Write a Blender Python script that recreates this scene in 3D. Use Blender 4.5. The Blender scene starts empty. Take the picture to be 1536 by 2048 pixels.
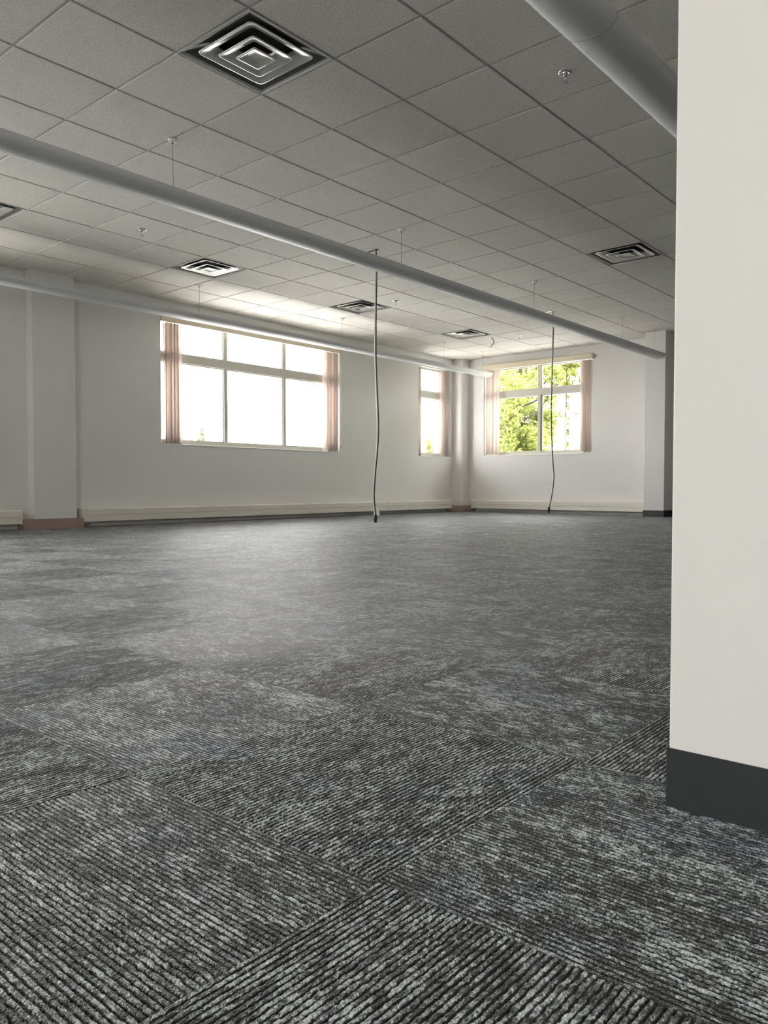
import bpy, bmesh, math, random
from mathutils import Vector, Matrix
random.seed(7)
SC = bpy.context.scene
COL = SC.collection
S = 0.6096            # ceiling module (24 in)
CAMZ = 0.475          # camera height
H = 2.3666 + CAMZ     # ceiling height
WY = 4.97             # inner face of the window wall
EX = 10.36            # inner face of the end wall
XB, YB = -7.6, -8.4   # back of the room, right side of the room

# ------------------------------------------------------------------ helpers
def tag(o, label=None, cat=None, group=None, kind=None):
    if label: o['label'] = label
    if cat: o['category'] = cat
    if group: o['group'] = group
    if kind: o['kind'] = kind
    return o

def empty(name, loc=(0, 0, 0), rz=0):
    o = bpy.data.objects.new(name, None)
    o.empty_display_size = 0.1
    o.location = loc
    o.rotation_euler = (0, 0, rz)
    COL.objects.link(o)
    return o

def obj(name, bm, mat, parent=None, smooth=False, bevel=0.0):
    me = bpy.data.meshes.new(name)
    bmesh.ops.recalc_face_normals(bm, faces=bm.faces)
    bm.to_mesh(me); bm.free()
    if smooth:
        for p in me.polygons: p.use_smooth = True
    if mat: me.materials.append(mat)
    o = bpy.data.objects.new(name, me)
    COL.objects.link(o)
    if parent: o.parent = parent
    if bevel:
        m = o.modifiers.new('bevel', 'BEVEL'); m.width = bevel; m.segments = 2; m.limit_method = 'ANGLE'
    return o

def box(bm, x0, x1, y0, y1, z0, z1):
    v = [bm.verts.new((x, y, z)) for x in (x0, x1) for y in (y0, y1) for z in (z0, z1)]
    for f in ((0, 1, 3, 2), (4, 6, 7, 5), (0, 4, 5, 1), (2, 3, 7, 6), (0, 2, 6, 4), (1, 5, 7, 3)):
        bm.faces.new([v[i] for i in f])

def cbox(x0, x1, y0, y1, z0, z1):
    bm = bmesh.new(); box(bm, x0, x1, y0, y1, z0, z1); return bm

def lathe(bm, prof, n=24, c=(0, 0, 0)):
    rings = []
    for r, z in prof:
        rings.append([bm.verts.new((c[0] + r * math.cos(2 * math.pi * k / n), c[1] + r * math.sin(2 * math.pi * k / n), c[2] + z)) for k in range(n)])
    for a, b in zip(rings, rings[1:]):
        for k in range(n):
            bm.faces.new((a[k], a[(k + 1) % n], b[(k + 1) % n], b[k]))
    bm.faces.new(rings[0]); bm.faces.new(list(reversed(rings[-1])))

def tube(bm, pts, r, n=8):
    pts = [Vector(p) for p in pts]
    rad = r if isinstance(r, (list, tuple)) else [r] * len(pts)
    rings = []
    for i, p in enumerate(pts):
        d = (pts[min(i + 1, len(pts) - 1)] - pts[max(i - 1, 0)]).normalized()
        ref = Vector((0, 0, 1)) if abs(d.z) < .9 else Vector((1, 0, 0))
        a = d.cross(ref).normalized(); b = d.cross(a)
        rings.append([bm.verts.new(p + (a * math.cos(2 * math.pi * k / n) + b * math.sin(2 * math.pi * k / n)) * rad[i]) for k in range(n)])
    for a, b in zip(rings, rings[1:]):
        for k in range(n):
            bm.faces.new((a[k], a[(k + 1) % n], b[(k + 1) % n], b[k]))
    bm.faces.new(rings[0]); bm.faces.new(list(reversed(rings[-1])))

def smooth_path(pts, per=6):
    P = [Vector(p) for p in pts]; out = []
    for i in range(len(P) - 1):
        p0, p1, p2, p3 = P[max(i - 1, 0)], P[i], P[i + 1], P[min(i + 2, len(P) - 1)]
        for k in range(per):
            t = k / per
            out.append(0.5 * ((2 * p1) + (p2 - p0) * t + (2 * p0 - 5 * p1 + 4 * p2 - p3) * t * t + (3 * p1 - p0 - 3 * p2 + p3) * t ** 3))
    out.append(P[-1]); return out

def extrude_x(bm, prof, x0, x1):
    a = [bm.verts.new((x0, y, z)) for y, z in prof]; b = [bm.verts.new((x1, y, z)) for y, z in prof]
    n = len(prof)
    for k in range(n): bm.faces.new((a[k], a[(k + 1) % n], b[(k + 1) % n], b[k]))
    bm.faces.new(a); bm.faces.new(list(reversed(b)))

def extrude_z(bm, prof, z0, z1):
    a = [bm.verts.new((x, y, z0)) for x, y in prof]; b = [bm.verts.new((x, y, z1)) for x, y in prof]
    n = len(prof)
    for k in range(n): bm.faces.new((a[k], a[(k + 1) % n], b[(k + 1) % n], b[k]))
    bm.faces.new(a); bm.faces.new(list(reversed(b)))

def copy_tree(o, parent=None):
    c = o.copy(); COL.objects.link(c); c.parent = parent
    for ch in list(o.children): copy_tree(ch, c)
    return c

# ------------------------------------------------------------------ materials
class NT:
    def __init__(s, name):
        s.m = bpy.data.materials.new(name); s.m.use_nodes = True
        s.t = s.m.node_tree; s.t.nodes.clear()
        s.out = s.n('ShaderNodeOutputMaterial')
    def n(s, typ, **kw):
        nd = s.t.nodes.new(typ)
        for k, v in kw.items(): setattr(nd, k, v)
        return nd
    def l(s, a, b): s.t.links.new(a, b)
    def math(s, op, a, b=None, c=None, clamp=False):
        nd = s.n('ShaderNodeMath', operation=op); nd.use_clamp = clamp
        for i, v in enumerate((a, b, c)):
            if v is None: continue
            if isinstance(v, (int, float)): nd.inputs[i].default_value = v
            else: s.l(v, nd.inputs[i])
        return nd.outputs[0]
    def ramp(s, fac, stops):
        r = s.n('ShaderNodeValToRGB'); s.l(fac, r.inputs[0])
        e = r.color_ramp.elements
        while len(e) < len(stops): e.new(0.5)
        for k, (p, c) in enumerate(stops):
            e[k].position = p; e[k].color = (*c, 1) if len(c) == 3 else c
        return r.outputs[0]
    def mix(s, f, a, b, mode='MIX'):
        nd = s.n('ShaderNodeMix', data_type='RGBA', blend_type=mode)
        if isinstance(f, (int, float)): nd.inputs[0].default_value = f
        else: s.l(f, nd.inputs[0])
        for i, v in ((6, a), (7, b)):
            if isinstance(v, tuple): nd.inputs[i].default_value = (*v, 1)
            else: s.l(v, nd.inputs[i])
        return nd.outputs[2]
    def noise(s, vec, scale, detail=2.0, rough=.5, dim='3D'):
        nd = s.n('ShaderNodeTexNoise', noise_dimensions=dim)
        if vec is not None: s.l(vec, nd.inputs['Vector'])
        nd.inputs['Scale'].default_value = scale; nd.inputs['Detail'].default_value = detail
        nd.inputs['Roughness'].default_value = rough
        return nd.outputs[0]
    def bump(s, h, strength, dist, normal=None):
        b = s.n('ShaderNodeBump'); b.inputs['Strength'].default_value = strength; b.inputs['Distance'].default_value = dist
        s.l(h, b.inputs['Height'])
        if normal: s.l(normal, b.inputs['Normal'])
        return b.outputs[0]
    def bsdf(s, col=None, rough=.5, metal=0., spec=.5, normal=None, link=True, **kw):
        p = s.n('ShaderNodeBsdfPrincipled')
        if isinstance(col, tuple): p.inputs['Base Color'].default_value = (*col, 1)
        elif col is not None: s.l(col, p.inputs['Base Color'])
        if isinstance(rough, (int, float)): p.inputs['Roughness'].default_value = rough
        else: s.l(rough, p.inputs['Roughness'])
        p.inputs['Metallic'].default_value = metal
        p.inputs['Specular IOR Level'].default_value = spec
        for k, v in kw.items(): p.inputs[k.replace('_', ' ')].default_value = v
        if normal: s.l(normal, p.inputs['Normal'])
        if link: s.l(p.outputs[0], s.out.inputs[0])
        return p
    def pos(s):
        return s.n('ShaderNodeNewGeometry').outputs['Position']
    def obj(s):
        return s.n('ShaderNodeTexCoord').outputs['Object']

def paint(name, col, rough=.55, var=.04, bump=.15, bscale=180, spec=.4, metal=0.):
    t = NT(name); P = t.pos()
    n1 = t.noise(P, 2.2, 3); n2 = t.noise(P, bscale, 2)
    c = t.mix(t.math('MULTIPLY', n1, 1.0), tuple(max(0, v * (1 - var)) for v in col), tuple(min(1, v * (1 + var)) for v in col))
    t.bsdf(c, rough, metal, spec, normal=t.bump(n2, bump, .002))
    return t.m

M = {}
M['wall'] = paint('wall_paint', (.70, .69, .675), .5, .02, .12, 140)
M['wall_near'] = paint('partition_paint', (.77, .76, .725), .42, .02, .12, 120)
M['heater'] = paint('heater_enamel', (.72, .69, .62), .35, .02, .03, 60)
M['frame'] = paint('window_frame_enamel', (.53, .515, .46), .35, .02, .03, 60)
M['gasket'] = paint('dark_gasket', (.03, .028, .025), .6)
M['vinyl_dark'] = paint('charcoal_vinyl', (.032, .037, .038), .42, .1, .2, 90)
M['wood_base'] = paint('brown_base', (.33, .245, .21), .4, .08, .1, 60)
M['pendant'] = paint('pendant_enamel', (.66, .665, .67), .5, .02, .02, 40, spec=.4)
M['pendant_cap'] = paint('pendant_cap_enamel', (.5, .51, .52), .4, .02, .02, 40)
M['white_metal'] = paint('white_enamel', (.8, .79, .76), .35, .02, .02, 40)
M['wire'] = paint('steel_wire', (.33, .33, .33), .35, .02, .02, 40, metal=.7)
M['grid'] = paint('ceiling_grid_enamel', (.56, .55, .52), .45, .02, .03, 60)
M['chrome'] = paint('chrome', (.8, .8, .8), .12, .01, 0, 40, metal=1.)
M['black'] = paint('black_plastic', (.012, .012, .013), .4)
M['dark_metal'] = paint('dark_metal', (.06, .058, .055), .4, metal=.4)
M['cord_lit_side'] = paint('cable_lit_side', (.78, .77, .72), .4)
M['cord_shaded_side'] = paint('cable_shaded_side', (.035, .032, .028), .5)  # both cord colours are one cable's lit and shaded sides
M['paper'] = paint('paper_tag', (.8, .8, .76), .7)
M['valance'] = paint('valance_vinyl', (.72, .64, .49), .45, .02, .03, 60)
M['vent_pan'] = paint('vent_pan_grey', (.13, .13, .12), .4, .1, .05, 30, metal=.3)
M['vent'] = paint('vent_aluminium', (.68, .68, .64), .27, .03, .02, 20, metal=.4)
M['duct'] = paint('duct_black', (.008, .008, .009), .8)
M['bark'] = paint('bark', (.05, .042, .034), .8, .2, .5, 30)
M['stucco'] = paint('exterior_stucco', (.5, .48, .44), .9, .05, .3, 60)

def acoustic():
    t = NT('acoustic_tile'); P = t.pos()
    n = t.noise(P, 150, 4, .7); v = t.n('ShaderNodeTexVoronoi'); v.inputs['Scale'].default_value = 130; t.l(P, v.inputs['Vector'])
    h = t.math('ADD', n, t.math('MULTIPLY', v.outputs[0], .5))
    # each tile has its own slight tone
    sc = t.n('ShaderNodeVectorMath', operation='SCALE'); t.l(P, sc.inputs[0]); sc.inputs['Scale'].default_value = 1 / S
    fl = t.n('ShaderNodeVectorMath', operation='FLOOR'); t.l(sc.outputs[0], fl.inputs[0])
    wn = t.n('ShaderNodeTexWhiteNoise', noise_dimensions='2D'); t.l(fl.outputs[0], wn.inputs['Vector'])
    base = t.mix(wn.outputs[0], (.76, .735, .69), (.82, .795, .75))
    sp = t.ramp(n, [(.34, (.74, .74, .74)), (.60, (1.06, 1.06, 1.05))])
    t.bsdf(t.mix(1.0, base, sp, 'MULTIPLY'), .9, 0, .15, normal=t.bump(h, .8, .004))
    return t.m
M['acoustic'] = acoustic()

def carpet():
    T = .537
    t = NT('carpet_tiles'); P = t.pos()
    sx = t.n('ShaderNodeSeparateXYZ'); t.l(P, sx.inputs[0])
    P2 = t.n('ShaderNodeCombineXYZ'); t.l(sx.outputs[0], P2.inputs[0]); t.l(sx.outputs[1], P2.inputs[1]); P = P2.outputs[0]
    X = t.math('ADD', sx.outputs[0], 1.270); Y = t.math('ADD', sx.outputs[1], 3.092)
    ux = t.math('DIVIDE', X, T); uy = t.math('DIVIDE', Y, T)
    cx = t.math('FLOOR', ux); cy = t.math('FLOOR', uy)
    par = t.math('GREATER_THAN', t.math('PINGPONG', t.math('ADD', cx, cy), 1.0), .5)   # 0: ribs along x, 1: ribs along y
    mA = t.n('ShaderNodeMix', data_type='FLOAT'); t.l(par, mA.inputs[0]); t.l(Y, mA.inputs[2]); t.l(X, mA.inputs[3])
    mB = t.n('ShaderNodeMix', data_type='FLOAT'); t.l(par, mB.inputs[0]); t.l(X, mB.inputs[2]); t.l(Y, mB.inputs[3])
    # the pile is modelled in relief on the finely meshed patch and eases into bump beyond it
    dist = t.math('SQRT', t.math('ADD', t.math('POWER', t.math('ADD', sx.outputs[0], 1.97), 2.0), t.math('POWER', t.math('ADD', sx.outputs[1], 3.70), 2.0)))
    mr = t.n('ShaderNodeMapRange', interpolation_type='SMOOTHSTEP'); t.l(dist, mr.inputs[0])
    for k, v in enumerate((.9, 2.55, 1.0, 0.0)): mr.inputs[k + 1].default_value = v
    near = mr.outputs[0]; farw = t.math('SUBTRACT', 1.0, near)
    a, b = mA.outputs[0], mB.outputs[0]                          # across / along the ribs (m)
    seed = t.math('ADD', t.math('MULTIPLY', cx, 7.31), t.math('MULTIPLY', cy, 3.77))
    def vec(u, v, w=seed):
        c = t.n('ShaderNodeCombineXYZ')
        for k, q in enumerate((u, v, w)):
            if isinstance(q, (int, float)): c.inputs[k].default_value = q
            else: t.l(q, c.inputs[k])
        return c.outputs[0]
    c0 = lambda n, g: t.math('MULTIPLY', t.math('SUBTRACT', n, .5), g)
    wob = c0(t.noise(vec(t.math('MULTIPLY', a, 60), t.math('MULTIPLY', b, 90)), 1.0, 2), .0046)
    aw = t.math('ADD', a, wob)
    PER = .0083
    ra = t.math('DIVIDE', aw, PER)
    ridx = t.math('FLOOR', ra); rf = t.math('SUBTRACT', ra, ridx)
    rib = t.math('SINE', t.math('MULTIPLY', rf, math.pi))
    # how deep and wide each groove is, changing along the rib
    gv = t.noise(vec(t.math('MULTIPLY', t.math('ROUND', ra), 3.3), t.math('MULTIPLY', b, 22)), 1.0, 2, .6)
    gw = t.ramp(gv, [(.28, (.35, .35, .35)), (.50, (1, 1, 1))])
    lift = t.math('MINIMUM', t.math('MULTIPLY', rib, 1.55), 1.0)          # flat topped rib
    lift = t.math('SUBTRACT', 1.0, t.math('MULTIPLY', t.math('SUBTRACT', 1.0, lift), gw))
    yarn = t.noise(vec(t.math('MULTIPLY', ridx, 1.7), t.math('MULTIPLY', b, 34)), 1.0, 3, .7)
    sub = t.noise(vec(t.math('MULTIPLY', t.math('FLOOR', t.math('DIVIDE', aw, PER / 3)), 2.9), t.math('MULTIPLY', b, 75)), 1.0, 2, .6)
    vor = t.n('ShaderNodeTexVoronoi'); vor.inputs['Scale'].default_value = 400; t.l(P, vor.inputs['Vector'])
    loop = t.math('SUBTRACT', 1.0, vor.outputs['Distance'])
    vsep = t.n('ShaderNodeSeparateColor'); t.l(vor.outputs['Color'], vsep.inputs[0]); cellr = vsep.outputs[0]
    fib = t.noise(P, 900, 2, .6)
    big = t.noise(P, 3.1, 3, .6)
    band = t.noise(vec(t.math('MULTIPLY', a, 16), t.math('MULTIPLY', b, 11)), 1.0, 3, .6)
    tone = t.math('ADD', c0(yarn, 1.5), c0(sub, 1.0))
    tone = t.math('ADD', tone, c0(cellr, .40))
    tone = t.math('ADD', tone, c0(fib, .95))
    tone = t.math('ADD', tone, c0(band, .75))
    streak = t.noise(vec(t.math('MULTIPLY', a, 7), t.math('MULTIPLY', b, 2.2)), 1.0, 3, .6)
    grain = t.noise(vec(t.math('MULTIPLY', a, 60), t.math('MULTIPLY', b, 24)), 1.0, 3, .65)
    tone = t.math('ADD', tone, t.math('ADD', t.math('MULTIPLY', c0(streak, 1.0), t.math('ADD', .5, t.math('MULTIPLY', farw, .5))), t.math('MULTIPLY', c0(grain, 1.0), t.math('ADD', .85, t.math('MULTIPLY', farw, .75)))))
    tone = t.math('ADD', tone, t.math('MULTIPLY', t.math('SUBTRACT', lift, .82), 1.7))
    tone = t.math('SUBTRACT', t.math('ADD', tone, .33), t.math('MULTIPLY', farw, .035))
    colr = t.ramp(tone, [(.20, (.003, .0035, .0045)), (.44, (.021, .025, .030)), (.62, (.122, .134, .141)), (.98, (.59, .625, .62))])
    blue = t.ramp(big, [(.54, (0, 0, 0)), (.74, (1, 1, 1))])
    colr = t.mix(t.math('MULTIPLY', blue, .75), colr, t.mix(1.0, colr, (.30, .46, .68), 'MULTIPLY'))
    h = t.math('ADD', t.math('MULTIPLY', lift, 1.0), t.math('MULTIPLY', c0(yarn, 1.0), .5))
    h = t.math('ADD', h, t.math('MULTIPLY', loop, .38))
    dsp = t.n('ShaderNodeDisplacement'); t.l(t.math('MULTIPLY', t.math('SUBTRACT', h, 1.2), near), dsp.inputs['Height']); dsp.inputs['Midlevel'].default_value = 0; dsp.inputs['Scale'].default_value = .0046
    t.l(dsp.outputs[0], t.out.inputs['Displacement'])
    hb = t.math('ADD', t.math('MULTIPLY', t.math('MULTIPLY', h, farw), .0034), t.math('MULTIPLY', fib, .0007))
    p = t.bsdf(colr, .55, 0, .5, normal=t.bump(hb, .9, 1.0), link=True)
    p.inputs['Sheen Weight'].default_value = .18; p.inputs['Sheen Roughness'].default_value = .4
    t.m.displacement_method = 'BOTH'
    return t.m
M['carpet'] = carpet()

def glass():
    t = NT('window_glass')
    tr = t.n('ShaderNodeBsdfTransparent'); tr.inputs[0].default_value = (.97, .97, .965, 1)
    gl = t.n('ShaderNodeBsdfGlossy'); gl.inputs['Roughness'].default_value = .02
    lw = t.n('ShaderNodeLayerWeight'); lw.inputs[0].default_value = .5
    fr = t.math('ADD', .04, t.math('MULTIPLY', t.math('POWER', lw.outputs['Facing'], 5.0), .9))
    mx = t.n('ShaderNodeMixShader'); t.l(fr, mx.inputs[0]); t.l(tr.outputs[0], mx.inputs[1]); t.l(gl.outputs[0], mx.inputs[2])
    t.l(mx.outputs[0], t.out.inputs[0]); return t.m
M['glass'] = glass()

def cloth(name, dif, trn, f):
    t = NT(name); P = t.pos()
    n = t.noise(P, 160, 2)
    d = t.n('ShaderNodeBsdfDiffuse'); t.l(t.mix(n, tuple(v * .93 for v in dif), dif), d.inputs[0])
    r = t.n('ShaderNodeBsdfTranslucent'); r.inputs[0].default_value = (*trn, 1)
    mx = t.n('ShaderNodeMixShader'); mx.inputs[0].default_value = f
    t.l(d.outputs[0], mx.inputs[1]); t.l(r.outputs[0], mx.inputs[2]); t.l(mx.outputs[0], t.out.inputs[0])
    return t.m
M['slat'] = cloth('blind_fabric', (.76, .70, .66), (.80, .715, .665), .5)
def leaf(name, a, b, tr):
    t = NT(name)
    oi = t.noise(t.pos(), 5.0, 2)
    c = t.ramp(oi, [(.35, a), (.65, b)])
    d = t.n('ShaderNodeBsdfDiffuse'); t.l(c, d.inputs[0])
    r = t.n('ShaderNodeBsdfTranslucent'); r.inputs[0].default_value = (*tr, 1)
    mx = t.n('ShaderNodeMixShader'); mx.inputs[0].default_value = .5
    t.l(d.outputs[0], mx.inputs[1]); t.l(r.outputs[0], mx.inputs[2]); t.l(mx.outputs[0], t.out.inputs[0])
    return t.m
M['leaf'] = leaf('spring_leaves', (.17, .195, .05), (.27, .30, .10), (.30, .335, .10))
M['leaf_far'] = leaf('distant_leaves', (.17, .19, .10), (.22, .25, .13), (.24, .27, .15))
M['grass'] = paint('pale_paving', (.62, .60, .55), .9, .2, .5, 8)

# ------------------------------------------------------------------ room shell
def wall_with_holes_y(name, x0, x1, y0, y1, z0, z1, holes, mat):
    """wall running along x; holes = (xa, xb, za, zb)"""
    bm = bmesh.new()
    xs = sorted(set([x0, x1] + [h[0] for h in holes] + [h[1] for h in holes]))
    for a, b in zip(xs, xs[1:]):
        hs = [h for h in holes if h[0] <= a + 1e-6 and h[1] >= b - 1e-6]
        if hs:
            h = hs[0]; box(bm, a, b, y0, y1, z0, h[2]); box(bm, a, b, y0, y1, h[3], z1)
        else: box(bm, a, b, y0, y1, z0, z1)
    bmesh.ops.remove_doubles(bm, verts=bm.verts, dist=1e-5)
    fs = {}
    for f in list(bm.faces):       # drop the coincident inner faces
        k = tuple(round(v, 4) for v in f.calc_center_median())
        fs.setdefault(k, []).append(f)
    dead = [f for l in fs.values() if len(l) > 1 for f in l]
    bmesh.ops.delete(bm, geom=dead, context='FACES')
    return obj(name, bm, mat)

ZS, ZT = .53 + CAMZ, 2.19 + CAMZ
W1 = (3.80, 7.085, ZS, ZT)
W2 = (9.11, 10.07, ZS, ZT)
W0 = (-2.43, .85, ZS, ZT)
W00 = (-6.6, -3.8, ZS, ZT)
WT = .24
o = wall_with_holes_y('wall_left', XB - WT, EX + WT, WY, WY + WT, -.12, H + .35, [W00, W0, W1, W2], M['wall'])
tag(o, 'long pale grey window wall along the left side of the room', 'wall', kind='structure')

WE = (2.245, 4.41, .548 + CAMZ, 2.20 + CAMZ)     # y0, y1, z0, z1
def wall_x(name, xa, xb, y0, y1, holes, mat):
    o = wall_with_holes_y(name, y0, y1, 0, 1, -.12, H + .35, holes, mat)
    for v in o.data.vertices:
        yy, tt, zz = v.co
        v.co = (xa + (xb - xa) * tt, yy, zz)
    o.data.flip_normals()
    return o
WE2 = (-4.6, -2.2, WE[2], WE[3])
o = wall_x('wall_far', EX, EX + WT, YB - WT, WY, [WE], M['wall'])
tag(o, 'pale far end wall with the window onto green trees', 'wall', kind='structure')
WB = (-7.6, -4.4, .8, ZT)  # unseen opening, placed here to brighten the near partition
o = wall_x('wall_back', XB - WT, XB, YB - WT, WY, [WB], M['wall'])
tag(o, 'pale wall behind the viewer at the near end of the room', 'wall', kind='structure')
o = obj('wall_side', cbox(XB, EX, YB - WT, YB, -.12, H + .35), M['wall'])
tag(o, 'pale wall closing the right side of the room behind the partition', 'wall', kind='structure')

# near partition on the right of the photo
bm = cbox(-.8225, -.66, YB, -3.2732, 0, H)
o = obj('wall_right', bm, M['wall_near'], bevel=.003)
tag(o, 'smooth off-white partition wall end close on the right with dark base', 'wall', kind='structure')
bm = cbox(-.825, -.8225, YB, -3.2707, 0, .088)
box(bm, -.8225, -.6575, -3.2732, -3.2707, 0, .088)
box(bm, -.66, -.6575, YB, -3.2732, 0, .088)
o = obj('baseboard_right', bm, M['vinyl_dark'])
tag(o, 'charcoal vinyl base strip around the foot of the near partition', 'baseboard', kind='structure')

def floor_mesh():
    """carpet surface in 0.3 m blocks, meshed finely where the pile is seen from close by"""
    import numpy as np
    V, F, nv = [], [], 0
    BS = .3
    cx, cy = -1.97, -3.70
    nx, ny = math.ceil((EX - XB) / BS), math.ceil((WY - YB) / BS)
    for i in range(nx):
        for j in range(ny):
            x0, y0 = XB + i * BS, YB + j * BS
            x1, y1 = min(x0 + BS, EX), min(y0 + BS, WY)
            mx, my = (x0 + x1) / 2 - cx, (y0 + y1) / 2 - cy
            d = math.hypot(mx, my); an = math.degrees(math.atan2(my, mx))
            st = None
            if d < .5 or (-8 < an < 90 and d < 2.75):
                st = .0021
            nxx = max(1, round((x1 - x0) / st)) if st else 1; nyy = max(1, round((y1 - y0) / st)) if st else 1
            gx, gy = np.meshgrid(np.linspace(x0, x1, nxx + 1), np.linspace(y0, y1, nyy + 1), indexing='ij')
            V.append(np.stack([gx.ravel(), gy.ravel(), np.zeros(gx.size)], 1))
            idx = np.arange(gx.size).reshape(gx.shape) + nv
            F.append(np.stack([idx[:-1, :-1].ravel(), idx[1:, :-1].ravel(), idx[1:, 1:].ravel(), idx[:-1, 1:].ravel()], 1))
            nv += gx.size
    # underside slab
    V.append(np.array([(x, y, z) for z in (-.012, -.12) for x, y in ((XB, YB), (EX, YB), (EX, WY), (XB, WY))], float))
    q = np.array([(0, 1, 2, 3), (7, 6, 5, 4), (0, 4, 5, 1), (1, 5, 6, 2), (2, 6, 7, 3), (3, 7, 4, 0)]) + nv
    F.append(q)
    V = np.concatenate(V).astype(np.float32); F = np.concatenate(F).astype(np.int32)
    me = bpy.data.meshes.new('floor')
    me.vertices.add(len(V)); me.vertices.foreach_set('co', V.ravel())
    me.loops.add(F.size); me.loops.foreach_set('vertex_index', F.ravel())
    me.polygons.add(len(F)); me.polygons.foreach_set('loop_start', np.arange(0, F.size, 4, dtype=np.int32))
    me.update(calc_edges=True); me.validate()
    me.polygons.foreach_set('use_smooth', np.ones(len(F), bool))
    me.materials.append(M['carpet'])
    o = bpy.data.objects.new('floor', me); COL.objects.link(o); return o
o = floor_mesh()
tag(o, 'charcoal and grey ribbed carpet tiles laid quarter turned', 'floor', kind='structure')

# ceiling: tegular tiles, each with a bevelled edge dropping below the grid
vents = [(1, -1), (9, -1), (1, 5), (5, 5), (9, 5), (13, 5), (1, -7), (-3, 5), (-3, -1), (9, -7), (-7, 5), (-7, -1)]
bm = bmesh.new()
I0, I1 = math.floor(XB / S), math.ceil(EX / S)
J0, J1 = math.floor(YB / S), math.ceil(WY / S)
G = .0085; DROP = .007; BV = .003
for i in range(I0, I1):
    for j in range(J0, J1):
        if (i, j) in vents: continue
        x0, x1 = max(i * S, XB) + G, min((i + 1) * S, EX) - G
        y0, y1 = max(j * S, YB) + G, min((j + 1) * S, WY) - G
        if x1 - x0 < .02 or y1 - y0 < .02: continue
        dz = [random.uniform(-.0012, .0012) for _ in range(4)]
        zc = H
        def ring(ins, z, dd=True):
            c = [(x0 + ins, y0 + ins), (x1 - ins, y0 + ins), (x1 - ins, y1 - ins), (x0 + ins, y1 - ins)]
            return [bm.verts.new((x, y, z + (dz[k] if dd else 0))) for k, (x, y) in enumerate(c)]
        A = ring(0, zc + DROP + .008, False); B = ring(0, zc + BV); Cc = ring(BV, zc)
        for P_, Q_ in ((A, B), (B, Cc)):
            for k in range(4): bm.faces.new((P_[k], P_[(k + 1) % 4], Q_[(k + 1) % 4], Q_[k]))
        bm.faces.new(Cc)
o = obj('ceiling', bm, M['acoustic'])
tag(o, 'suspended ceiling of square textured grey-white acoustic tiles', 'ceiling', kind='structure')
bm = bmesh.new()
for i in range(I0, I1 + 1):
    x = i * S
    if XB < x < EX: box(bm, x - .012, x + .012, YB, WY, H + DROP, H + DROP + .025)
for j in range(J0, J1 + 1):
    y = j * S
    if YB < y < WY: box(bm, XB, EX, y - .012, y + .012, H + DROP + .0004, H + DROP + .0246)
o = obj('trim_1', bm, M['grid'])
tag(o, 'thin metal T-bar grid carrying the ceiling tiles', 'ceiling grid', kind='structure')
# edge angle on the walls and the concrete deck above
bm = bmesh.new()
e = .018
box(bm, XB, EX, WY - e, WY, H - .001, H + .03); box(bm, EX - e, EX, YB, WY - e, H - .001, H + .03)
box(bm, XB, EX - e, YB, YB + e, H - .001, H + .03); box(bm, XB, XB + e, YB + e, WY - e, H - .001, H + .03)
o = obj('trim_2', bm, M['grid'])
tag(o, 'thin painted wall angle around the edge of the ceiling', 'ceiling trim', kind='structure')
o = obj('ceiling_deck', cbox(XB - WT, EX + WT, YB - WT, WY + WT, H + .35, H + .5), M['stucco'])
tag(o, 'building deck above the suspended ceiling', 'ceiling', kind='structure')

# ------------------------------------------------------------------ columns
def arc(cx, cy, r, a0, a1, n=8):
    return [(cx + r * math.cos(math.radians(a0 + (a1 - a0) * k / n)), cy + r * math.sin(math.radians(a0 + (a1 - a0) * k / n))) for k in range(n + 1)]
def column(name, prof, zb, zt, mat, label, tname, kind='structure'):
    bm = bmesh.new(); extrude_z(bm, prof, zb, zt)
    o = obj(name, bm, mat, smooth=False); tag(o, label, 'column', kind=kind)
    for p in o.data.polygons: p.use_smooth = True
    m = o.modifiers.new('es', 'EDGE_SPLIT'); m.split_angle = math.radians(40)
    return o
# left column, square, flush with the heater fronts
o = obj('trim_3', cbox(2.08, 2.572, 4.822, WY - .0005, 0, H + .01), M['wall'], bevel=.004)
tag(o, 'shallow pale column casing between heaters at the left edge', 'column', kind='structure')
bm = bmesh.new()
bl = [(1.957, WY - .001), (1.957, 4.80), (1.968, 4.789), (2.64, 4.789), (2.64, WY - .001), (2.5725, WY - .001), (2.5725, 4.8215), (2.0795, 4.8215), (2.0795, WY - .001)]
extrude_z(bm, bl, 0, .104)
bl = [(1.963, WY - .001), (1.963, 4.803), (1.972, 4.795), (2.634, 4.795), (2.634, WY - .001), (2.5725, WY - .001), (2.5725, 4.8215), (2.0795, 4.8215), (2.0795, WY - .001)]
extrude_z(bm, bl, .104, .112)
o = obj('baseboard_left', bm, M['wood_base'])
tag(o, 'brown wooden base around the column at the left edge', 'baseboard', kind='structure')
# corner column
cc = [(EX - .0005, WY - .0005), (10.14, WY - .0005), (10.14, 4.80)] + arc(10.195, 4.80, .055, 180, 270, 7)[1:] + [(EX - .0005, 4.745)]
column('trim_4', cc, 0, H + .01, M['wall'], 'pale rounded column casing in the far corner between the windows', 'column')
cb = [(9.92, WY - .001), (9.92, 4.60), (9.93, 4.59), (EX - .001, 4.59), (EX - .001, 4.7445), (10.195, 4.7445), (10.1395, 4.80), (10.1395, WY - .001)]
bm = bmesh.new(); extrude_z(bm, cb, 0, .118)
o = obj('baseboard_far', bm, M['wood_base'], bevel=.003)
tag(o, 'brown wooden base around the rounded column in the far corner', 'baseboard', kind='structure')
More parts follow.
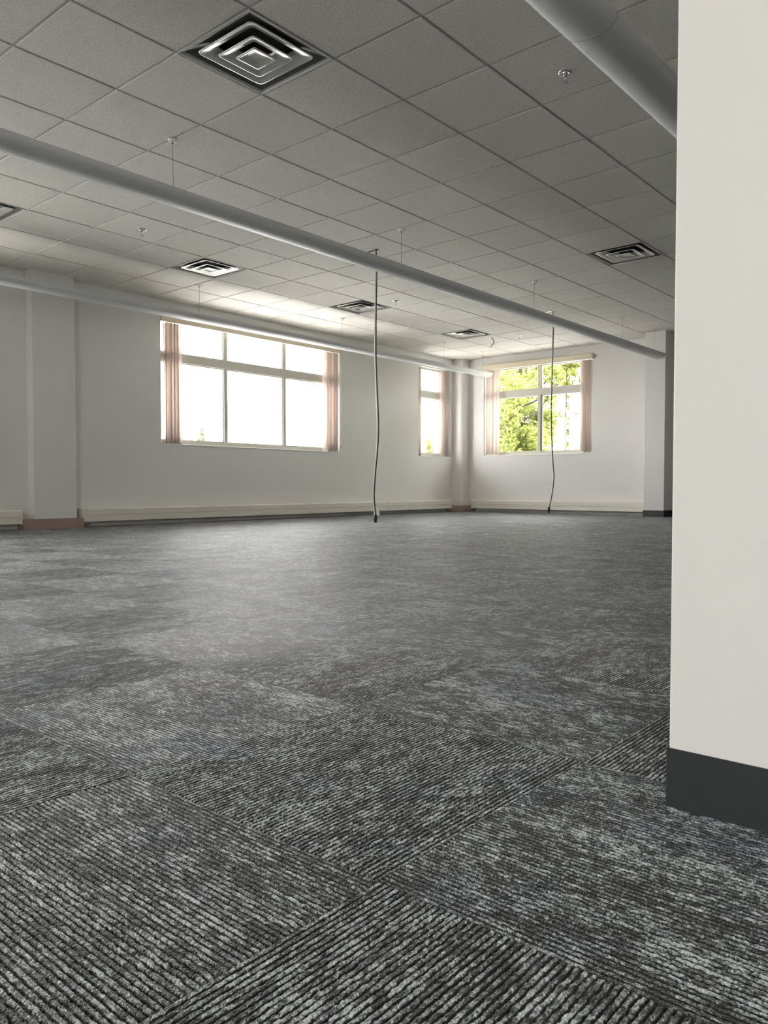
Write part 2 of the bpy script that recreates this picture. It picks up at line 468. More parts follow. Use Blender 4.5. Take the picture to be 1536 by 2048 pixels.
# pilaster beside the partition
bm = cbox(9.93, EX - .0005, .852, 1.17, 0, H + .01)
o = obj('trim_5', bm, M['wall'], bevel=.003)
tag(o, 'pale square pilaster on the far wall next to the near partition edge', 'column', kind='structure')
bm = cbox(9.922, EX - .001, .844, 1.178, 0, .10)
o = obj('baseboard_end', bm, M['vinyl_dark'], bevel=.002)
tag(o, 'charcoal vinyl base around the square pilaster on the far wall', 'baseboard', kind='structure')
bm = cbox(EX - .012, EX - .0005, YB, .843, 0, .10)
o = obj('baseboard_back', bm, M['vinyl_dark'], bevel=.002)
tag(o, 'charcoal vinyl base along the far wall beyond the pilaster', 'baseboard', kind='structure')

# ------------------------------------------------------------------ baseboard heaters
def heater(label, L, loc, rz, capL=True, capR=True):
    """runs along local +x from 0 to L, back at local y = 0, room at -y"""
    t = empty('baseboard_heater', loc, rz)
    tag(t, label, 'heater', 'low cream heater covers along the walls')
    D = .148
    prof = [(0, .213), (-D + .012, .213), (-D, .202), (-D, .139), (-D + .008, .135), (-D + .008, .128), (-D, .124), (-D, .064), (-D + .006, .058), (-D + .012, .058), (-D + .012, .196), (0, .203)]
    bm = bmesh.new(); extrude_x(bm, prof, 0, L)
    obj('cover', bm, M['heater'], t)
    bm = bmesh.new(); box(bm, .02, L - .02, -.11, -.006, .085, .17)
    obj('fin_tube', bm, M['dark_metal'], t)
    bm = bmesh.new(); box(bm, 0, L, -.006, -.0006, .03, .202)
    obj('back_plate', bm, M['heater'], t)
    for k, x in enumerate((0, L)):
        if (k == 0 and capL) or (k == 1 and capR):
            bm = bmesh.new(); box(bm, x - .004, x + .004, -D - .004, -.0006, .052, .218); obj('end_cap', bm, M['heater'], t, bevel=.002)
    # joint covers where lengths of cover meet
    n = int(L // 2.4)
    for k in range(1, n + 1):
        bm = bmesh.new(); box(bm, k * L / (n + 1) - .03, k * L / (n + 1) + .03, -.1505, -.02, .145, .2155); obj('joint_cover', bm, M['heater'], t, bevel=.001)
    return t
heater('long cream heater cover running under the wide window to the corner', 9.915 - 2.646, (2.646, WY, 0), 0)
heater('cream heater cover ending at the left side of the left column', 1.945 - (-6.9), (-6.9, WY, 0), 0)
heater('cream heater cover under the far window with the green trees', 4.585 - 1.185, (EX, 4.585, 0), -math.pi / 2)

# ------------------------------------------------------------------ windows
def window(name, label, W, axis, mulls, z_tr=(1.62, 1.738), dark=None):
    """axis 'y': in window wall (W = x0,x1,z0,z1); axis 'x': in end wall (W = y0,y1,z0,z1) """
    t = empty(name, (0, 0, 0)); tag(t, label, 'window', kind='structure')
    a0, a1, z0, z1 = W
    d0, d1 = (.125, .185)
    def pb(bm, u0, u1, v0, v1, w0, w1):
        if axis == 'y': box(bm, u0, u1, WY + v0, WY + v1, w0, w1)
        elif axis == 'x': box(bm, EX + v0, EX + v1, u0, u1, w0, w1)
        else: box(bm, XB - v1, XB - v0, u0, u1, w0, w1)
    F = .052
    bm = bmesh.new()
    pb(bm, a0, a0 + F, d0, d1, z0, z1); pb(bm, a1 - F, a1, d0, d1, z0, z1)
    pb(bm, a0 + F, a1 - F, d0, d1, z0, z0 + F + .02); pb(bm, a0 + F, a1 - F, d0, d1, z1 - F, z1)
    obj('frame', bm, M['frame'], t, bevel=.003)
    tz0, tz1 = z_tr[0] + CAMZ, z_tr[1] + CAMZ
    bm = bmesh.new(); pb(bm, a0 + F, a1 - F, d0 - .01, d1, tz0, tz1); obj('transom', bm, M['frame'], t, bevel=.004)
    edges = [a0 + F] + [e for m in mulls for e in m] + [a1 - F]
    for (m0, m1) in mulls:
        for (w0, w1) in ((z0 + F + .02, tz0), (tz1, z1 - F)):
            bm = bmesh.new(); pb(bm, m0, m1, d0, d1, w0, w1); obj('mullion', bm, M['frame'], t, bevel=.003)
    for k in range(0, len(edges), 2):
        for (w0, w1) in ((z0 + F + .02, tz0), (tz1, z1 - F)):
            bm = bmesh.new(); pb(bm, edges[k] + .001, edges[k + 1] - .001, .158, .164, w0 + .001, w1 - .001)
            obj('pane', bm, M['glass'], t)
            s = .012
            bm = bmesh.new()
            pb(bm, edges[k], edges[k] + s, .140, .180, w0, w1); pb(bm, edges[k + 1] - s, edges[k + 1], .140, .180, w0, w1)
            pb(bm, edges[k] + s, edges[k + 1] - s, .140, .180, w0, w0 + s); pb(bm, edges[k] + s, edges[k + 1] - s, .140, .180, w1 - s, w1)
            obj('sash_bead', bm, M['frame'], t)
    if dark:
        m0, w0, w1 = dark
        bm = bmesh.new(); pb(bm, m0 - .016, m0, .11, .15, w0, w1); obj('gasket', bm, M['gasket'], t)
    bm = bmesh.new(); pb(bm, a0 + .001, a1 - .001, -.008, .124, z0 - .0, z0 + .014)
    obj('sill', bm, M['white_metal'], t, bevel=.003)
    return t
window('window_1', 'wide six-pane window with blown out white sky', W1, 'y', [(4.895, 4.955), (5.99, 6.05)])
window('window_2', 'narrow two-pane window beside the far corner column', W2, 'y', [(9.915, 9.965)])
window('window_3', 'wide window on the left wall out of view', W0, 'y', [(-1.34, -1.28), (-.24, -.18)])
window('window_4', 'wide window on the left wall behind the viewer', W00, 'y', [(-5.7, -5.64), (-4.75, -4.69)])
window('window_5', 'four-pane far window showing bright green trees', WE, 'x', [(3.285, 3.345)], dark=(3.285, WE[2] + .072, 1.62 + CAMZ))
window('window_6', 'unseen window added behind the viewer to light the near partition', WB, 'b', [(-6.5, -6.44), (-5.5, -5.44)])

# ------------------------------------------------------------------ vertical blinds
def slat_bm(w, L, bow=.006):
    bm = bmesh.new()
    n = 6; th = .0008
    pr = [(-w / 2 + w * k / n, bow * (1 - (2 * k / n - 1) ** 2)) for k in range(n + 1)]
    prof = pr + [(x, y - th) for x, y in reversed(pr)]
    extrude_z(bm, prof, 0, L)
    return bm
def blind(label, axis, u0, u1, zb, zt, stacks, off, valance=None, rail=True):
    t = empty('vertical_blind', (0, 0, 0)); tag(t, label, 'blind', 'pinkish vertical blinds drawn aside at the windows')
    def loc(u, v, z): return (u, WY + v, z) if axis == 'y' else (EX + v, u, z)
    bm = bmesh.new()
    c0, c1 = loc(u0, off - .02, zt), loc(u1, off + .02, zt + .035)
    box(bm, min(c0[0], c1[0]), max(c0[0], c1[0]), min(c0[1], c1[1]), max(c0[1], c1[1]), zt, zt + .035)
    obj('headrail', bm, M['frame'], t, bevel=.003)
    if valance:
        v0, v1, w0, w1, d = valance
        bm = bmesh.new()
        c0, c1 = loc(v0, -d, 0), loc(v1, -d + .006, 0)
        box(bm, min(c0[0], c1[0]), max(c0[0], c1[0]), min(c0[1], c1[1]), max(c0[1], c1[1]), w0, w1)
        for v in (v0, v1):
            c0, c1 = loc(v - .004, -d, 0), loc(v + .004, -.0006, 0)
            box(bm, min(c0[0], c1[0]), max(c0[0], c1[0]), min(c0[1], c1[1]), max(c0[1], c1[1]), w0, w1)
        c0, c1 = loc(v0, -d, 0), loc(v1, -.0006, 0)
        box(bm, min(c0[0], c1[0]), max(c0[0], c1[0]), min(c0[1], c1[1]), max(c0[1], c1[1]), w1 - .005, w1)
        obj('valance', bm, M['valance'], t)
    L = zt - zb - .012
    for (u, ang, w) in stacks:
        bm = slat_bm(w, L)
        s = obj('slat', bm, M['slat'], t, smooth=True)
        lx, ly, lz = loc(u, off, zb)
        s.location = (lx, ly, lz); s.rotation_euler = (random.uniform(-.004, .004), random.uniform(-.004, .004), math.radians(ang))
        bm = bmesh.new(); box(bm, -w / 2 + .004, w / 2 - .004, -.003, .009, .0, .022); obj('weight', bm, M['frame'], s)
        bm = bmesh.new(); box(bm, -.008, .008, -.002, .004, L - .002, L + .014); obj('hanger', bm, M['white_metal'], s)
    return t
SW = .089
st = [(3.845 + .03 * k, 57 + (k * 3), SW) for k in range(3)] + [(3.935 + .026 * k, a, SW) for k, a in enumerate((128, 100, 142, 96, 132, 104, 140))]
st += [(6.80 + .029 * k, a, SW) for k, a in enumerate((122, 100, 128, 60, 62, 116, 84, 108, 96))]
blind('pinkish vertical blind parted to both sides of the wide window', 'y', 3.82, 7.06, ZS + .018, 2.105 + CAMZ, st, .045,
      valance=(3.80, 7.085, 2.095 + CAMZ, 2.185 + CAMZ, .03))
st = [(9.15, 92, SW), (9.185, 70, SW), (9.22, 58, SW)] + [(9.86 + .028 * k, a, SW) for k, a in enumerate((160, 140, 100, 112, 104, 96))]
blind('pale vertical blind parted at the narrow window by the corner', 'y', 9.13, 10.05, ZS + .018, 2.15 + CAMZ, st, .045)
st = [(4.345, 88, SW), (4.27, 98, SW), (4.20, 84, SW), (4.13, 96, .07)] + [(2.29 + .028 * k, a, SW) for k, a in enumerate((64, 72, 60, 76, 66, 58, 74))]
blind('peach vertical blind with cream valance at the far tree window', 'x', 2.26, 4.40, WE[2] + .02, 2.14 + CAMZ, st, .045,
      valance=(2.232, 4.415, 2.128 + CAMZ, 2.228 + CAMZ, .06))
def cord(label, pts, tname):
    t = empty('pull_cord', pts[0]); tag(t, label, 'cord', 'pull cords beside the blinds')
    bm = bmesh.new(); P0 = Vector(pts[0])
    tube(bm, smooth_path([Vector(p) - P0 for p in pts]), .006, 6); obj('cord', bm, M['white_metal'], t, smooth=True)
    bm = bmesh.new(); e = Vector(pts[-1]) - P0
    lathe(bm, [(.002, .03), (.008, .022), (.010, -.02), (.004, -.035)], 10, e); obj('tassel', bm, M['frame'], t, smooth=True)
cord('white pull cord bowing out at the right side of the wide window', [(7.075, 4.955, 2.56), (7.08, 4.95, 2.1), (7.085, 4.95, 1.75), (7.125, 4.94, 1.5), (7.10, 4.95, 1.24), (7.08, 4.955, 1.12)], '')
cord('white pull cord at the right side of the narrow corner window', [(10.05, 4.955, 2.55), (10.055, 4.95, 1.9), (10.075, 4.94, 1.5), (10.05, 4.95, 1.3), (10.06, 4.955, 1.10)], '')

# ------------------------------------------------------------------ pendants
ZP = 2.0 + CAMZ
def pendant(label, yc, x0, x1, cans, joints):
    t = empty('pendant_light', (x0, yc, ZP - .07)); tag(t, label, 'light fixture', 'long linear fixtures hung from the ceiling')
    a = .118; b = ZP - (ZP - .07)
    n = 18; L = x1 - x0
    lp = .006; dp = .064; ex = .8
    outer = [(-a, b), (-a, b - lp)] + [(-a * math.cos(math.pi * k / n), b - lp - dp * math.sin(math.pi * k / n) ** ex) for k in range(1, n)] + [(a, b - lp), (a, b)]
    inner = [(a - .006, b), (a - .006, b - lp)] + [((a - .006) * math.cos(math.pi * k / n), b - lp - (dp - .005) * math.sin(math.pi * k / n) ** ex) for k in range(1, n)] + [(-a + .006, b - lp), (-a + .006, b)]
    bm = bmesh.new(); extrude_x(bm, outer + inner, .004, L - .004)
    o = obj('housing', bm, M['pendant'], t)
    for p in o.data.polygons: p.use_smooth = len(p.vertices) == 4
    m = o.modifiers.new('es', 'EDGE_SPLIT'); m.split_angle = math.radians(35)
    cap = [(y * 1.01, b + (z - b) * 1.02) for y, z in outer]
    for (xa, xb) in ((0, .004), (L - .004, L)):
        bm = bmesh.new(); extrude_x(bm, cap, xa, xb); obj('end_cap', bm, M['pendant_cap'], t)
    for x in joints:
        bm = bmesh.new()
        sc = [(y * 1.006, b + (z - b) * 1.012) for y, z in outer]; si = [(y * .985, b + (z - b) * .97) for y, z in reversed(outer)]
        extrude_x(bm, sc + si, x - x0 - .006, x - x0 + .006); obj('joint_band', bm, M['pendant_cap'], t)
    # lamp tray and tubes inside the open top
    bm = cbox(.02, L - .02, -.03, .03, b - .050, b - .035); obj('lamp_tray', bm, M['white_metal'], t)
    for s in (-.055, .055):
        bm = bmesh.new(); tube(bm, [(.05, s, b - .022), (L - .05, s, b - .022)], .008, 8); obj('lamp_tube', bm, M['white_metal'], t, smooth=True)
    for x in cans:
        bm = bmesh.new(); lathe(bm, [(.034, 0), (.034, -.006), (.024, -.014), (.008, -.018)], 20, (x - x0, 0, H - (ZP - .07)))
        c = obj('canopy', bm, M['white_metal'], t, smooth=True)
        bm = bmesh.new(); tube(bm, [(x - x0, 0, H - (ZP - .07) - .014), (x - x0, 0, H - (ZP - .07) - .032)], .0045, 8); obj('gripper', bm, M['dark_metal'], c)
        bm = bmesh.new(); tube(bm, [(x - x0, 0, H - (ZP - .07) - .04), (x - x0, 0, b - .036)], .0016, 6); obj('wire', bm, M['wire'], t)
    return t
CX = [-6.07, -3.63, -1.19, 1.225, 3.69, 6.12, 8.55, 9.70]
JX = [-4.85, -2.41, .02, 2.46, 4.9, 7.34]
pendant('long grey linear pendant crossing the middle of the room', .935, -7.2, 9.84, CX, [])
pendant('white linear pendant hanging close along the window wall', 4.005, -7.2, 9.86, CX, [])
pendant('big near linear pendant running into the top of the partition', -2.135, -7.2, 9.84, CX, [1.232, 3.69])

# ------------------------------------------------------------------ ceiling diffusers
def sq(a, r, z, n=4):
    """rounded square ring"""
    pts = []
    for (sx, sy, a0) in ((1, 1, 0), (-1, 1, 90), (-1, -1, 180), (1, -1, 270)):
        for k in range(n + 1):
            an = math.radians(a0 + 90 * k / n)
            pts.append((sx * (a - r) + r * math.cos(an), sy * (a - r) + r * math.sin(an), z))
    return pts
def loft(bm, rings, cap=False):
    R = [[bm.verts.new(p) for p in r] for r in rings]
    for A, B in zip(R, R[1:]):
        n = len(A)
        for k in range(n): bm.faces.new((A[k], A[(k + 1) % n], B[(k + 1) % n], B[k]))
    if cap: bm.faces.new(R[-1])
def vent():
    t = empty('air_diffuser', (0, 0, H))
    h = S / 2
    bm = bmesh.new()
    loft(bm, [sq(h - .005, .001, .012), sq(h - .005, .001, -.002), sq(h - .011, .001, -.002), sq(h - .013, .001, .006), sq(h - .03, .002, .006)])
    obj('frame', bm, M['grid'], t)
    bm = bmesh.new()
    loft(bm, [sq(h - .028, .002, .006), sq(h - .060, .004, .020), sq(.200, .01, .034), sq(.190, .02, .12), sq(.12, .02, .125)], cap=True)
    obj('back_pan', bm, M['vent_pan'], t)
    bm = bmesh.new(); loft(bm, [sq(.188, .02, .075), sq(.01, .004, .074)], cap=True); obj('duct_opening', bm, M['duct'], t)
    for (a, z, inn) in ((.229, .002, .60), (.150, -.010, .52), (.079, -.018, None)):
        bm = bmesh.new(); r = a * .13
        if inn:
            A = a
            rings = [sq(A, r, z + .004), sq(A - .001, r, z), sq(A - .006, r, z + .0005), sq(A - .020, r, z + .003), sq(A - .042, r * .9, z + .010), sq(A - .064, r * .8, z + .022), sq(A - .078, r * .7, z + .038), sq(A - .078, r * .7, z + .041),
                     sq(A - .062, r * .8, z + .026), sq(A - .040, r * .9, z + .014), sq(A, r, z + .004)]
            loft(bm, rings)
        else:
            A = a
            rings = [sq(A, r, z + .006), sq(A, r, z), sq(A - .008, r, z), sq(A - .022, r, z + .006), sq(A - .034, r, z + .012), sq(A - .052, r * .8, z + .013)]
            loft(bm, rings, cap=True)
        o = obj('cone', bm, M['vent'], t)
        for p in o.data.polygons: p.use_smooth = True
    return t
proto = vent()
VL = {(1, -1): 'big nearest square air diffuser in the ceiling at the top left',
      (9, -1): 'square air diffuser in the ceiling right beside the near partition',
      (1, 5): 'square air diffuser cut off by the left edge of the photo',
      (5, 5): 'bright square air diffuser between the long grey pendant and the wide window',
      (9, 5): 'square air diffuser partly behind the long hanging cable',
      (13, 5): 'farthest small square air diffuser near the far corner',
      (1, -7): 'square air diffuser behind the near partition', (-3, 5): 'square air diffuser behind the viewer near the windows',
      (-3, -1): 'square air diffuser overhead behind the viewer', (9, -7): 'square air diffuser in the far right part of the room',
      (-7, 5): 'square air diffuser in the back corner near the windows', (-7, -1): 'square air diffuser by the middle of the back of the room'}
for k, (i, j) in enumerate(vents):
    v = proto if k == 0 else copy_tree(proto)
    v.location = ((i + .5) * S, (j + .5) * S, H)
    v['label'] = VL[(i, j)]; v['category'] = 'vent'; v['group'] = 'square stepped air diffusers in the ceiling'

# ------------------------------------------------------------------ sprinklers
def sprinkler():
    t = empty('sprinkler_head', (0, 0, H))
    bm = bmesh.new(); lathe(bm, [(.042, .002), (.042, -.003), (.034, -.008), (.018, -.009), (.016, .002)], 24); obj('escutcheon', bm, M['chrome'], t, smooth=True)
    bm = bmesh.new(); lathe(bm, [(.012, 0), (.012, -.014), (.015, -.016), (.015, -.021), (.009, -.023)], 12); obj('body', bm, M['chrome'], t)
    bm = bmesh.new()
    for s in (-1, 1): tube(bm, [(s * .012, 0, -.020), (s * .015, 0, -.032), (s * .010, 0, -.044), (0, 0, -.050)], .0028, 6)
    obj('frame_arms', bm, M['chrome'], t, smooth=True)
    bm = bmesh.new(); tube(bm, [(0, 0, -.022), (0, 0, -.048)], .0025, 6); obj('glass_bulb', bm, M['dark_metal'], t)
    bm = bmesh.new(); lathe(bm, [(.004, -.048), (.017, -.052), (.017, -.0535), (.004, -.054)], 16); obj('deflector', bm, M['chrome'], t)
    return t
sp = sprinkler()
SPL = [((2.18, -1.516), 'nearest chrome sprinkler head beside the big near pendant', 20),
       ((2.141, 2.759), 'chrome sprinkler head under the left part of the long grey pendant', 50),
       ((5.82, 2.766), 'small sprinkler head right of the long hanging cable', 10),
       ((8.851, 2.767), 'farthest tiny sprinkler head near the far window', 70),
       ((-1.6, 2.76), 'sprinkler head out of view to the left of the viewer', 0)]
for k, ((x, y), lb, a) in enumerate(SPL):
    v = sp if k == 0 else copy_tree(sp)
    v.location = (x, y, H); v.rotation_euler = (0, 0, math.radians(a))
    v['label'] = lb; v['category'] = 'sprinkler'; v['group'] = 'chrome sprinkler heads in the ceiling'

# ------------------------------------------------------------------ hanging power cables
CAMP = Vector((-1.9712, -3.7008, CAMZ)); YAW, PIT, FPX = .70790, -.03305, 1569.46
FW = Vector((math.cos(PIT) * math.cos(YAW), math.cos(PIT) * math.sin(YAW), math.sin(PIT)))
RT = Vector((math.sin(YAW), -math.cos(YAW), 0))
def cable(label, base, prof, zend, tagit):
    """prof = list of (sideways offset, height): the cable sways in a plane square to the line of sight"""
    x, y = base
    t = empty('power_cable', (x, y, H)); tag(t, label, 'cable', 'cut power cables dangling from the ceiling')
    pts = [Vector((x, y, 0)) + RT * o + Vector((0, 0, z)) for o, z in prof]
    pts = [p - Vector((x, y, H)) for p in smooth_path(pts, 8)]
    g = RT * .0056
    bm = bmesh.new(); tube(bm, [p - g for p in pts], .0068, 8); obj('cord', bm, M['cord_lit_side'], t, smooth=True)  # pale and dark strands put light and shade of one cable into colour
    bm = bmesh.new(); tube(bm, [p + g for p in pts], .0052, 8); s = obj('cord', bm, M['cord_shaded_side'], t, smooth=True); s['label'] = 'dark strand standing for the shaded side of the cable'
    e = pts[-1]
    bm = bmesh.new(); tube(bm, [e + Vector((0, 0, .01)), e + RT * .004 - Vector((0, 0, .025)), e - RT * .002 - Vector((0, 0, .05)), e + RT * .006 - Vector((0, 0, .072))], [.013, .019, .016, .012], 8)
    obj('plug', bm, M['black'], t, smooth=True)
    bm = cbox(-.016, .016, -.03, .10, -.006, .004); obj('bracket', bm, M['dark_metal'], t, bevel=.001)
    bm = cbox(-.06, -.016, -.01, .10, -.003, .004); obj('cover_plate', bm, M['white_metal'], t)
    if tagit:
        bm = bmesh.new()
        c = e + Vector((0, 0, .062)) + RT * .024
        a, d = RT * .017, RT.cross(Vector((0, 0, 1))) * .0006
        q = [c - a, c + a * 1.0 + Vector((0, 0, .006)), c + a * 1.1 + Vector((0, 0, -.062)), c - a * .8 + Vector((0, 0, -.068))]
        fr = [bm.verts.new(p + d) for p in q]; bk = [bm.verts.new(p - d) for p in q]
        bm.faces.new(fr); bm.faces.new(list(reversed(bk)))
        for k in range(4): bm.faces.new((fr[k], fr[(k + 1) % 4], bk[(k + 1) % 4], bk[k]))
        obj('tag', bm, M['paper'], t)
def px_profile(base, pix):
    """cable shape read as sideways sway against the plumb line at its ceiling box"""
    out = []
    b = Vector((base[0], base[1], CAMZ)); dz = (b - CAMP).dot(FW)
    for (u, v) in pix:
        d = FW + RT * ((u - 768) / FPX) - RT.cross(FW) * ((v - 1024) / FPX)
        k = ((b - CAMP).dot(Vector((FW.x, FW.y, 0)))) / d.dot(Vector((FW.x, FW.y, 0)))
        p = CAMP + d * k
        out.append(((p - b).dot(RT), p.z))
    return out
b1 = (4.01, 1.53)
p1 = [(0, H - .004)] + px_profile(b1, [(752.6, 542), (751.5, 620), (751.0, 690), (752.2, 745), (755.2, 816), (756.4, 859), (754.2, 902), (750.2, 944), (747.6, 987), (748.4, 1008), (750.8, 1031)])
cable('long power cable, lit and shaded sides coloured in, hanging in the middle with a white tag', b1, p1, 0, True)
b2 = (7.69, 1.55)
p2 = [(0, H - .004)] + px_profile(b2, [(1106, 660), (1105.2, 700), (1103.6, 760), (1102.5, 809), (1102.3, 842), (1103.9, 890), (1105.6, 927), (1107.6, 952), (1105.4, 975), (1102.2, 996), (1097.5, 1015)])
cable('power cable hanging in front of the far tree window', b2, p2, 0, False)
t = empty('ceiling_wire', (8.705, 3.19, H)); tag(t, 'short hooked wire stub with a white tip beside the farthest diffuser', 'wire')
bm = bmesh.new(); pt = [Vector((0, 0, .002)), RT * .03 - Vector((0, 0, .03)), RT * .045 - Vector((0, 0, .075)), RT * .03 - Vector((0, 0, .11)), RT * .0 - Vector((0, 0, .135))]
tube(bm, smooth_path(pt), .006, 8); obj('cord', bm, M['dark_metal'], t, smooth=True)
bm = bmesh.new(); tube(bm, [pt[-1] + Vector((0, 0, .01)), pt[-1] - Vector((0, 0, .035)) - RT * .008], .012, 8); obj('tip', bm, M['white_metal'], t, smooth=True)

# ------------------------------------------------------------------ outside
def leaf_cloud(blobs, n, size, seed):
    rnd = random.Random(seed); bm = bmesh.new()
    wts = [b[3] ** 2 * b[4] for b in blobs]
    for _ in range(n):
        cx, cy, cz, r, dn = rnd.choices(blobs, wts)[0]
        v = Vector((rnd.gauss(0, 1), rnd.gauss(0, 1), rnd.gauss(0, 1))).normalized() * (r * rnd.random() ** .45)
        c = Vector((cx, cy, cz)) + Vector((v.x, v.y, v.z * .8))
        a = Vector((rnd.gauss(0, 1), rnd.gauss(0, 1), rnd.gauss(0, .7))).normalized(); b = a.orthogonal().normalized()
        b = Matrix.Rotation(rnd.random() * 6.28, 3, a) @ b
        s = size * rnd.uniform(.6, 1.3); nrm = a.cross(b)
        q = [c - a * s, c - a * s * .2 + b * s * .45 + nrm * s * .1, c + a * s, c - a * s * .2 - b * s * .45 + nrm * s * .1]
        bm.faces.new([bm.verts.new(p) for p in q])
    return bm
def tree(label, x, y, zg, top, blobs, n, size, seed, mat, lean=0.0, rt=.11):
    t = empty('leafy_tree', (x, y, zg)); tag(t, label, 'tree', 'trees outside the windows')
    rnd = random.Random(seed + 99)
    P0 = Vector((x, y, zg))
    bm = bmesh.new()
    tr = [Vector((0, 0, 0)), Vector((.08, .02, (top - zg) * .4)), Vector((.03, .08 + lean, (top - zg) * .7)), Vector((-.05, lean * 1.6, top - zg))]
    tube(bm, smooth_path(tr, 5), [rt * (1 - .85 * k / 15) for k in range(16)], 10)
    obj('trunk', bm, M['bark'], t, smooth=True)
    bm = bmesh.new()
    for (cx, cy, cz, r, dn) in blobs:
        e = Vector((cx, cy, cz)) - P0
        k = max(.25, min(.9, (e.z - .8 * r - .4) / (top - zg)))
        s = Vector((.03, .05 + lean * k, (top - zg) * k))
        mid = (s + e) / 2 + Vector((rnd.uniform(-.15, .15), rnd.uniform(-.15, .15), -.12))
        tube(bm, smooth_path([s, mid, e], 4), [rt * .30 - rt * .25 * q / 8 for q in range(9)], 6)
        for _ in range(3):
            f = e + Vector((rnd.gauss(0, 1), rnd.gauss(0, 1), rnd.gauss(.2, .8))).normalized() * r * .9
            tube(bm, [mid.lerp(e, .6), (mid.lerp(e, .6) + f) / 2 + Vector((0, 0, .05)), f], [rt * .12, rt * .08, rt * .03], 5)
    obj('branches', bm, M['bark'], t, smooth=True)
    bm = leaf_cloud(blobs, n, size, seed)
    bmesh.ops.translate(bm, verts=bm.verts, vec=-P0)
    obj('foliage', bm, mat, t)
ZG = -3.6
# big tree filling the left and middle of the far window
B = []
rnd = random.Random(5)
for k in range(64):
    B.append((15.6 + rnd.uniform(-1.2, 1.6), rnd.uniform(6.25, 7.9), rnd.uniform(-.2, 2.9), rnd.uniform(.35, .55), 1))
for k in range(22):
    B.append((15.6 + rnd.uniform(-1, 1.4), rnd.uniform(5.9, 8.0), rnd.uniform(2.9, 4.4), rnd.uniform(.28, .48), .75))
tree('broad bright green leafy tree filling most of the far window', 15.8, 6.9, ZG, 3.4, B, 34000, .066, 11, M['leaf'], .1, .14)
B = []
for (y, z, r, d) in ((4.2, 3.05, .20, 1), (4.12, 3.25, .22, 1), (3.9, 3.1, .22, 1), (4.0, 2.85, .12, .8), (3.85, 2.72, .14, .8), (4.18, 2.62, .09, .8), (4.15, 2.35, .07, .6), (4.16, 2.12, .08, 1), (3.98, 2.06, .10, 1), (3.85, 2.10, .08, .8), (4.17, 1.9, .06, .6), (4.17, 1.6, .07, .8), (4.14, 1.35, .09, .9), (3.92, 1.22, .13, .7), (4.1, 1.1, .14, .8), (3.8, 3.4, .2, 1), (4.5, 2.9, .13, .6), (4.42, 3.2, .2, .8)):
    B.append((13.2 + rnd.uniform(-.1, .1), y, z, r, d))
B2 = B
B = []
for k in range(60):  # unseen tree, added to dim the daylight entering by the far window
    B.append((15.2 + rnd.uniform(-1.8, 1.8), rnd.uniform(-2.6, 3.0), rnd.uniform(-1.0, 6.0), rnd.uniform(.6, .9), 1))
tree('broad leafy tree out of view, added to cut light through the far window', 15.2, .2, ZG, 5.5, B, 16000, .10, 51, M['leaf'], 0, .15)
B = B2
tree('slender young tree with thin foliage at the right of the far window', 13.2, 4.16, ZG, 3.5, B, 3400, .045, 21, M['leaf'], .0, .045)
def far_tree(label, px, py, dist, w, h, n, size, seed, mat):
    d = FW + RT * ((px - 768) / FPX) - RT.cross(FW) * ((py - 1024) / FPX)
    p = CAMP + d * dist
    bl = []
    r_ = random.Random(seed)
    for k in range(12):
        f = k / 11
        bl.append((p.x + r_.uniform(-w, w) * f * .5, p.y + r_.uniform(-w, w) * f * .5, p.z - f * h, w * (.12 + .5 * f), 1))
    tree(label, p.x, p.y, ZG, p.z - .05, bl, n, size, seed, mat, 0, .12)
far_tree('faint small treetop low in the left pane of the wide window', 404, 853, 34, .62, 1.6, 700, .10, 31, M['leaf_far'])
far_tree('pale yellow-green treetop at the foot of the narrow window', 858, 874, 30, .75, 1.8, 1300, .10, 41, M['leaf'])
bm = bmesh.new()
box(bm, -70, 90, -70, 90, ZG - .2, ZG)
o = obj('ground', bm, M['grass']); tag(o, 'pale paved ground outside far below the windows', 'ground', kind='structure')

bm = cbox(XB - WT - 1.3, EX + WT + 2.1, YB - WT, WY + WT + 2.1, H + .5, H + .68)  # eave made up to keep high daylight off the floor near the wall
o = obj('roof_slab_added_eave', bm, M['stucco']); tag(o, 'roof slab with an unseen deep eave added to block high sky light', 'roof', kind='structure')
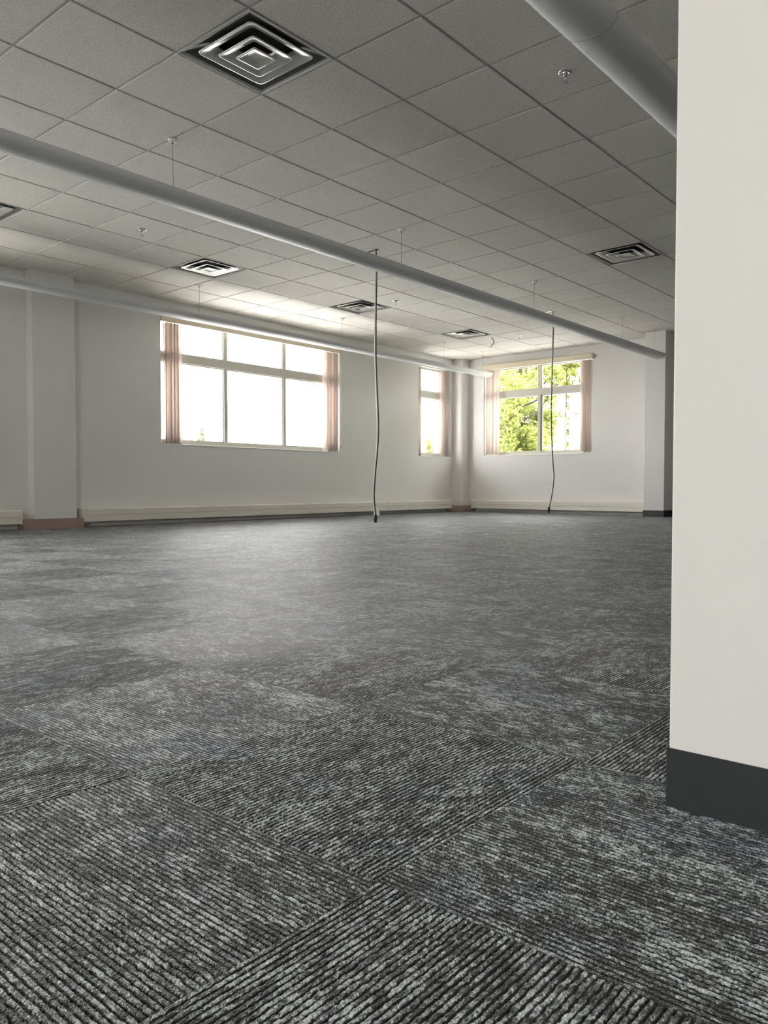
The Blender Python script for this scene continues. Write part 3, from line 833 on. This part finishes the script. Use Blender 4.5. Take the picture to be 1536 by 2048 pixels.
# ------------------------------------------------------------------ light
w = bpy.data.worlds.new('World'); SC.world = w; w.use_nodes = True
nt = w.node_tree; nt.nodes.clear()
out = nt.nodes.new('ShaderNodeOutputWorld'); bg = nt.nodes.new('ShaderNodeBackground')
tc = nt.nodes.new('ShaderNodeTexCoord'); sep = nt.nodes.new('ShaderNodeSeparateXYZ'); nt.links.new(tc.outputs['Generated'], sep.inputs[0])
rp = nt.nodes.new('ShaderNodeValToRGB'); nt.links.new(sep.outputs[2], rp.inputs[0])
rp.color_ramp.elements[0].position = 0.0; rp.color_ramp.elements[0].color = (1, .98, .943, 1)
rp.color_ramp.elements[1].position = .8; rp.color_ramp.elements[1].color = (.90, .93, 1, 1)
nt.links.new(rp.outputs[0], bg.inputs[0]); bg.inputs[1].default_value = 6.0
nt.links.new(bg.outputs[0], out.inputs[0])

def portal(name, loc, rot, sx, sy):
    L = bpy.data.lights.new(name, 'AREA'); L.shape = 'RECTANGLE'; L.size = sx; L.size_y = sy
    L.cycles.is_portal = True
    o = bpy.data.objects.new(name, L); COL.objects.link(o); o.location = loc; o.rotation_euler = rot
for k, W in enumerate((W00, W0, W1, W2)):
    portal('window_daylight', ((W[0] + W[1]) / 2, WY + WT + .02, (W[2] + W[3]) / 2), (math.radians(-90), 0, 0), W[1] - W[0], W[3] - W[2])
portal('window_daylight', (EX + WT + .02, (WE[0] + WE[1]) / 2, (WE[2] + WE[3]) / 2), (math.radians(90), 0, math.radians(90)), WE[1] - WE[0], WE[3] - WE[2])
portal('window_daylight', (XB - WT - .02, (WB[0] + WB[1]) / 2, (WB[2] + WB[3]) / 2), (math.radians(90), 0, math.radians(-90)), WB[1] - WB[0], WB[3] - WB[2])

# ------------------------------------------------------------------ camera and view
cam = bpy.data.cameras.new('camera'); co = bpy.data.objects.new('camera', cam); COL.objects.link(co)
co.location = CAMP; co.rotation_euler = (math.pi / 2 + PIT, 0, YAW - math.pi / 2)
cam.sensor_fit = 'VERTICAL'; cam.sensor_height = 36; cam.lens = FPX / 2048 * 36
cam.clip_start = .02; cam.clip_end = 300
SC.camera = co
vs = SC.view_settings
vs.view_transform = 'Standard'; vs.look = 'None'; vs.gamma = 1; vs.use_curve_mapping = False
vs.exposure = 2.02
SC.cycles.max_bounces = 12; SC.cycles.diffuse_bounces = 8; SC.cycles.transparent_max_bounces = 16
SC.cycles.use_denoising = True
SC.cycles.sample_clamp_indirect = 8
